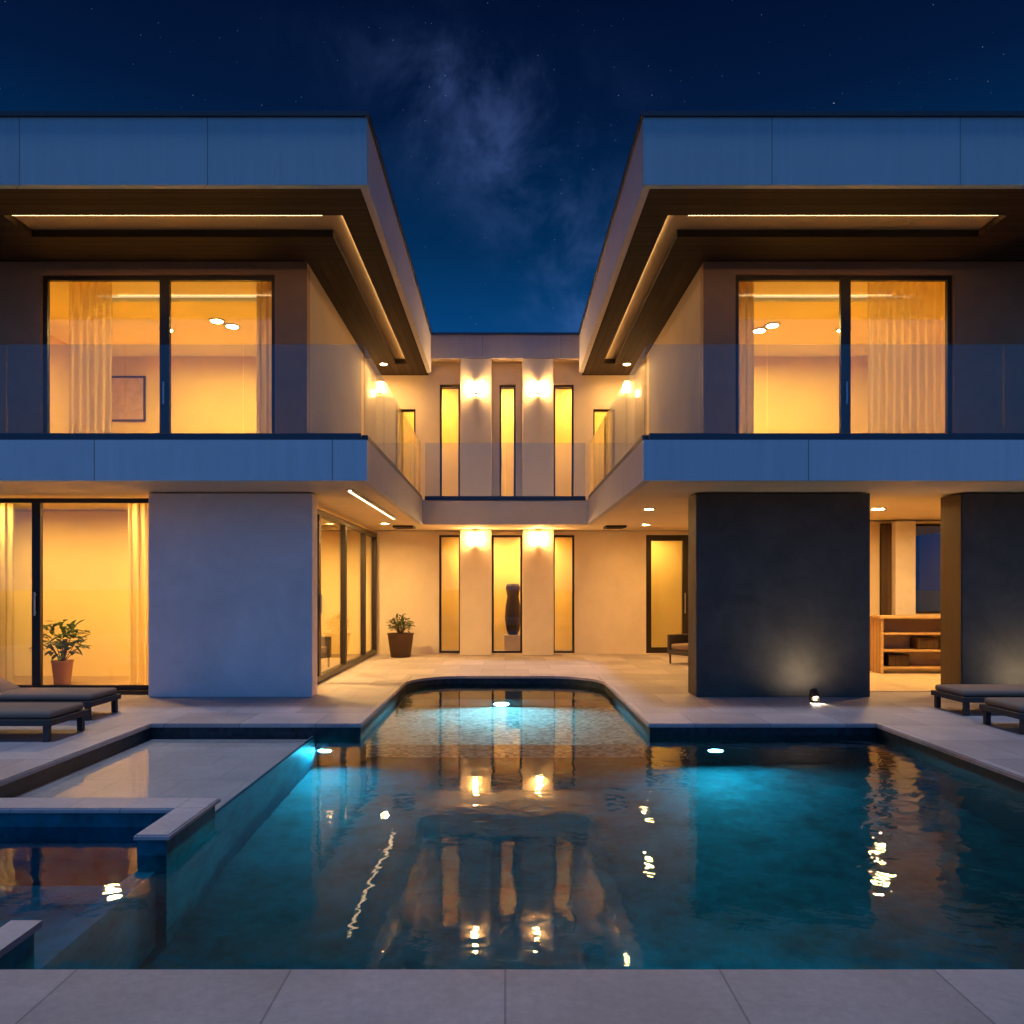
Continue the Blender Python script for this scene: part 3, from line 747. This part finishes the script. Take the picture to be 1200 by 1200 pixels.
# tall sculpture on a plinth behind the central glazed slit
t_ = thing('sculpture', 'tall dark ceramic sculpture on a plinth behind the central slit window', 'sculpture', (.20, 19.75, .0))
b = NB(); box(b, -.02, .42, 19.53, 19.97, .002, .42, .01); obj('plinth', b, M['plinth'], t_)
b = NB(); lathe(b, [(0, .42), (.12, .42), (.17, .55), (.21, .85), (.19, 1.15), (.15, 1.4), (.19, 1.62), (.16, 1.72), (.10, 1.74), (0, 1.70)], (.20, 19.75, 0)); obj('body', b, M['sculpt'], t_, True)

# picture on the back wall of the left upper room
t_ = thing('framed_picture', 'plain pale brown picture on the back wall of the left upper room', 'picture', (-8.35, 16.99, 5.3))
b = NB()
for q in ((-8.75, -7.95, 5.30, 5.34), (-8.75, -7.95, 6.26, 6.30), (-8.75, -8.71, 5.34, 6.26), (-7.99, -7.95, 5.34, 6.26)): box(b, q[0], q[1], 16.955, 16.995, q[2], q[3])
obj('frame', b, M['darkwood'], t_)
b = NB(); box(b, -8.71, -7.99, 16.97, 16.99, 5.34, 6.26); obj('canvas', b, M['canvas'], t_)

# shelf unit in the passage
t_ = thing('shelf_unit', 'low wooden shelf unit standing in the lit passage at right', 'shelf', (7.75, 14.6, .012))
for xx in (7.02, 8.42):
    b = NB(); box(b, xx, xx+.05, 14.35, 14.85, .014, 1.04, .004); obj('side_panel', b, M['wood'], t_)
for zz in (.10, .42, .74):
    b = NB(); box(b, 7.072, 8.418, 14.36, 14.84, zz, zz+.04, .003); obj('shelf', b, M['wood'], t_)
b = NB(); box(b, 6.98, 8.50, 14.32, 14.88, 1.042, 1.09, .006); obj('top', b, M['wood'], t_)
b = NB(); box(b, 7.072, 8.418, 14.845, 14.858, .10, 1.04); obj('back_panel', b, M['cream'], t_)
def basket(loc, w, h, label):
    x, y, z = loc
    b = NB(); box(b, x-w/2, x+w/2, y-.16, y+.16, z, z+h, .03)
    for f in list(b.faces):
        if f.normal.z > .95 and f.calc_area() > .02: bmesh.ops.delete(b, geom=[f], context='FACES_ONLY')
    o = obj('basket', b, M['darkwood'], None, origin=loc); tag(o, label, 'basket', 'baskets on the shelf unit')
basket((7.95, 14.58, .462), .40, .22, 'dark basket on the middle shelf of the wooden unit')
basket((7.40, 14.58, .142), .40, .22, 'dark basket on the lowest shelf of the wooden unit')

# ------------------------------------------------------------------ sky, moon, camera
W = bpy.data.worlds.new('World'); S.world = W; W.use_nodes = True
nt = W.node_tree
for n in list(nt.nodes): nt.nodes.remove(n)
out = nt.nodes.new('ShaderNodeOutputWorld')
tc = N(nt, 'ShaderNodeTexCoord'); nrm = N(nt, 'ShaderNodeVectorMath', operation='NORMALIZE'); L(nt, tc.outputs['Generated'], nrm.inputs[0])
D = nrm.outputs[0]
sp = N(nt, 'ShaderNodeSeparateXYZ'); L(nt, D, sp.inputs[0])
grad = ramp(nt, sp.outputs['Z'], [(.0, (.002, .018, .06)), (.12, (.002, .03, .10)), (.28, (.0022, .064, .225)), (.40, (.0006, .026, .095)), (.52, (.0008, .0095, .045)), (.62, (.0005, .0045, .026)), (1, (.002, .008, .035))])
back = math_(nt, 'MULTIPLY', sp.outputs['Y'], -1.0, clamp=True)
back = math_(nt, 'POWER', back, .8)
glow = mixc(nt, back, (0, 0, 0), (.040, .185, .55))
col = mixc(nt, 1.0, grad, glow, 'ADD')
# the milky way: a band of mottled light
p1 = Vector((-.036, 1, .644)).normalized(); p2 = Vector((.064, 1, .50)).normalized()
nn = p1.cross(p2).normalized()
dt = N(nt, 'ShaderNodeVectorMath', operation='DOT_PRODUCT'); L(nt, D, dt.inputs[0]); dt.inputs[1].default_value = nn
q = math_(nt, 'DIVIDE', dt.outputs['Value'], .085); q = math_(nt, 'MULTIPLY', q, q)
band = math_(nt, 'POWER', 2.718, math_(nt, 'MULTIPLY', q, -1.0))
nz = noisetex(nt, D, 9, 7, .62, .4)
fade = N(nt, 'ShaderNodeMapRange', interpolation_type='SMOOTHSTEP'); L(nt, sp.outputs['Z'], fade.inputs['Value'])
fade.inputs['From Min'].default_value = .545; fade.inputs['From Max'].default_value = .60; fade.inputs['To Min'].default_value = 1; fade.inputs['To Max'].default_value = .12
band = math_(nt, 'MULTIPLY', band, fade.outputs['Result'])
mw = math_(nt, 'MULTIPLY', band, math_(nt, 'POWER', math_(nt, 'MULTIPLY', math_(nt, 'SUBTRACT', nz, .38), 4.0, clamp=True), 1.6))
col = mixc(nt, mw, col, (.026, .044, .115), 'ADD')
# stars
def stars(scale, size, power, strength):
    v = N(nt, 'ShaderNodeTexVoronoi'); L(nt, D, v.inputs['Vector']); v.inputs['Scale'].default_value = scale
    m_ = math_(nt, 'LESS_THAN', v.outputs['Distance'], size)
    sx = N(nt, 'ShaderNodeSeparateColor'); L(nt, v.outputs['Color'], sx.inputs[0])
    return math_(nt, 'MULTIPLY', math_(nt, 'MULTIPLY', m_, math_(nt, 'POWER', sx.outputs[0], power)), strength)
st = math_(nt, 'ADD', stars(170, .07, 7, .22), stars(50, .03, 12, .7))
col = mixc(nt, st, col, (.75, .85, 1.0), 'ADD')
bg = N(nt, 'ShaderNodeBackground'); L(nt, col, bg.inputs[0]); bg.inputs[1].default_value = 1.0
sky = N(nt, 'ShaderNodeTexSky', sky_type='NISHITA'); sky.sun_disc = False; sky.sun_elevation = R(-5); sky.sun_rotation = R(180)
bg2 = N(nt, 'ShaderNodeBackground'); L(nt, sky.outputs[0], bg2.inputs[0]); bg2.inputs[1].default_value = .008
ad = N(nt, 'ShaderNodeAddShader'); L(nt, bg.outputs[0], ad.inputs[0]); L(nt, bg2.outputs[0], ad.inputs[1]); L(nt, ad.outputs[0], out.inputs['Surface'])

sl = bpy.data.lights.new('moon', 'SUN'); sl.energy = 1.34; sl.angle = R(8); sl.color = (.56, .69, 1.0)
so = bpy.data.objects.new('moon', sl); COL.objects.link(so)
so.rotation_euler = (R(7), R(-4), 0); so.location = (0, -10, 40)

cam = bpy.data.cameras.new('camera'); co = bpy.data.objects.new('camera', cam); COL.objects.link(co)
co.location = (0, 0, 1.6); co.rotation_euler = (R(90), 0, 0)
cam.sensor_width = 36; cam.sensor_height = 36; cam.sensor_fit = 'HORIZONTAL'; cam.lens = 27
cam.shift_x = 8/1200; cam.shift_y = 90/1200; cam.clip_end = 3000; cam.clip_start = .05
S.camera = co

S.view_settings.view_transform = 'Standard'; S.view_settings.look = 'None'; S.view_settings.exposure = 0; S.view_settings.gamma = 1
cy = S.cycles
cy.use_denoising = True
try: cy.denoiser = 'OPENIMAGEDENOISE'
except Exception: pass
cy.max_bounces = 8; cy.diffuse_bounces = 4; cy.glossy_bounces = 5; cy.transparent_max_bounces = 24; cy.transmission_bounces = 4
cy.sample_clamp_indirect = 25; cy.caustics_reflective = False; cy.caustics_refractive = False
cy.use_light_tree = True
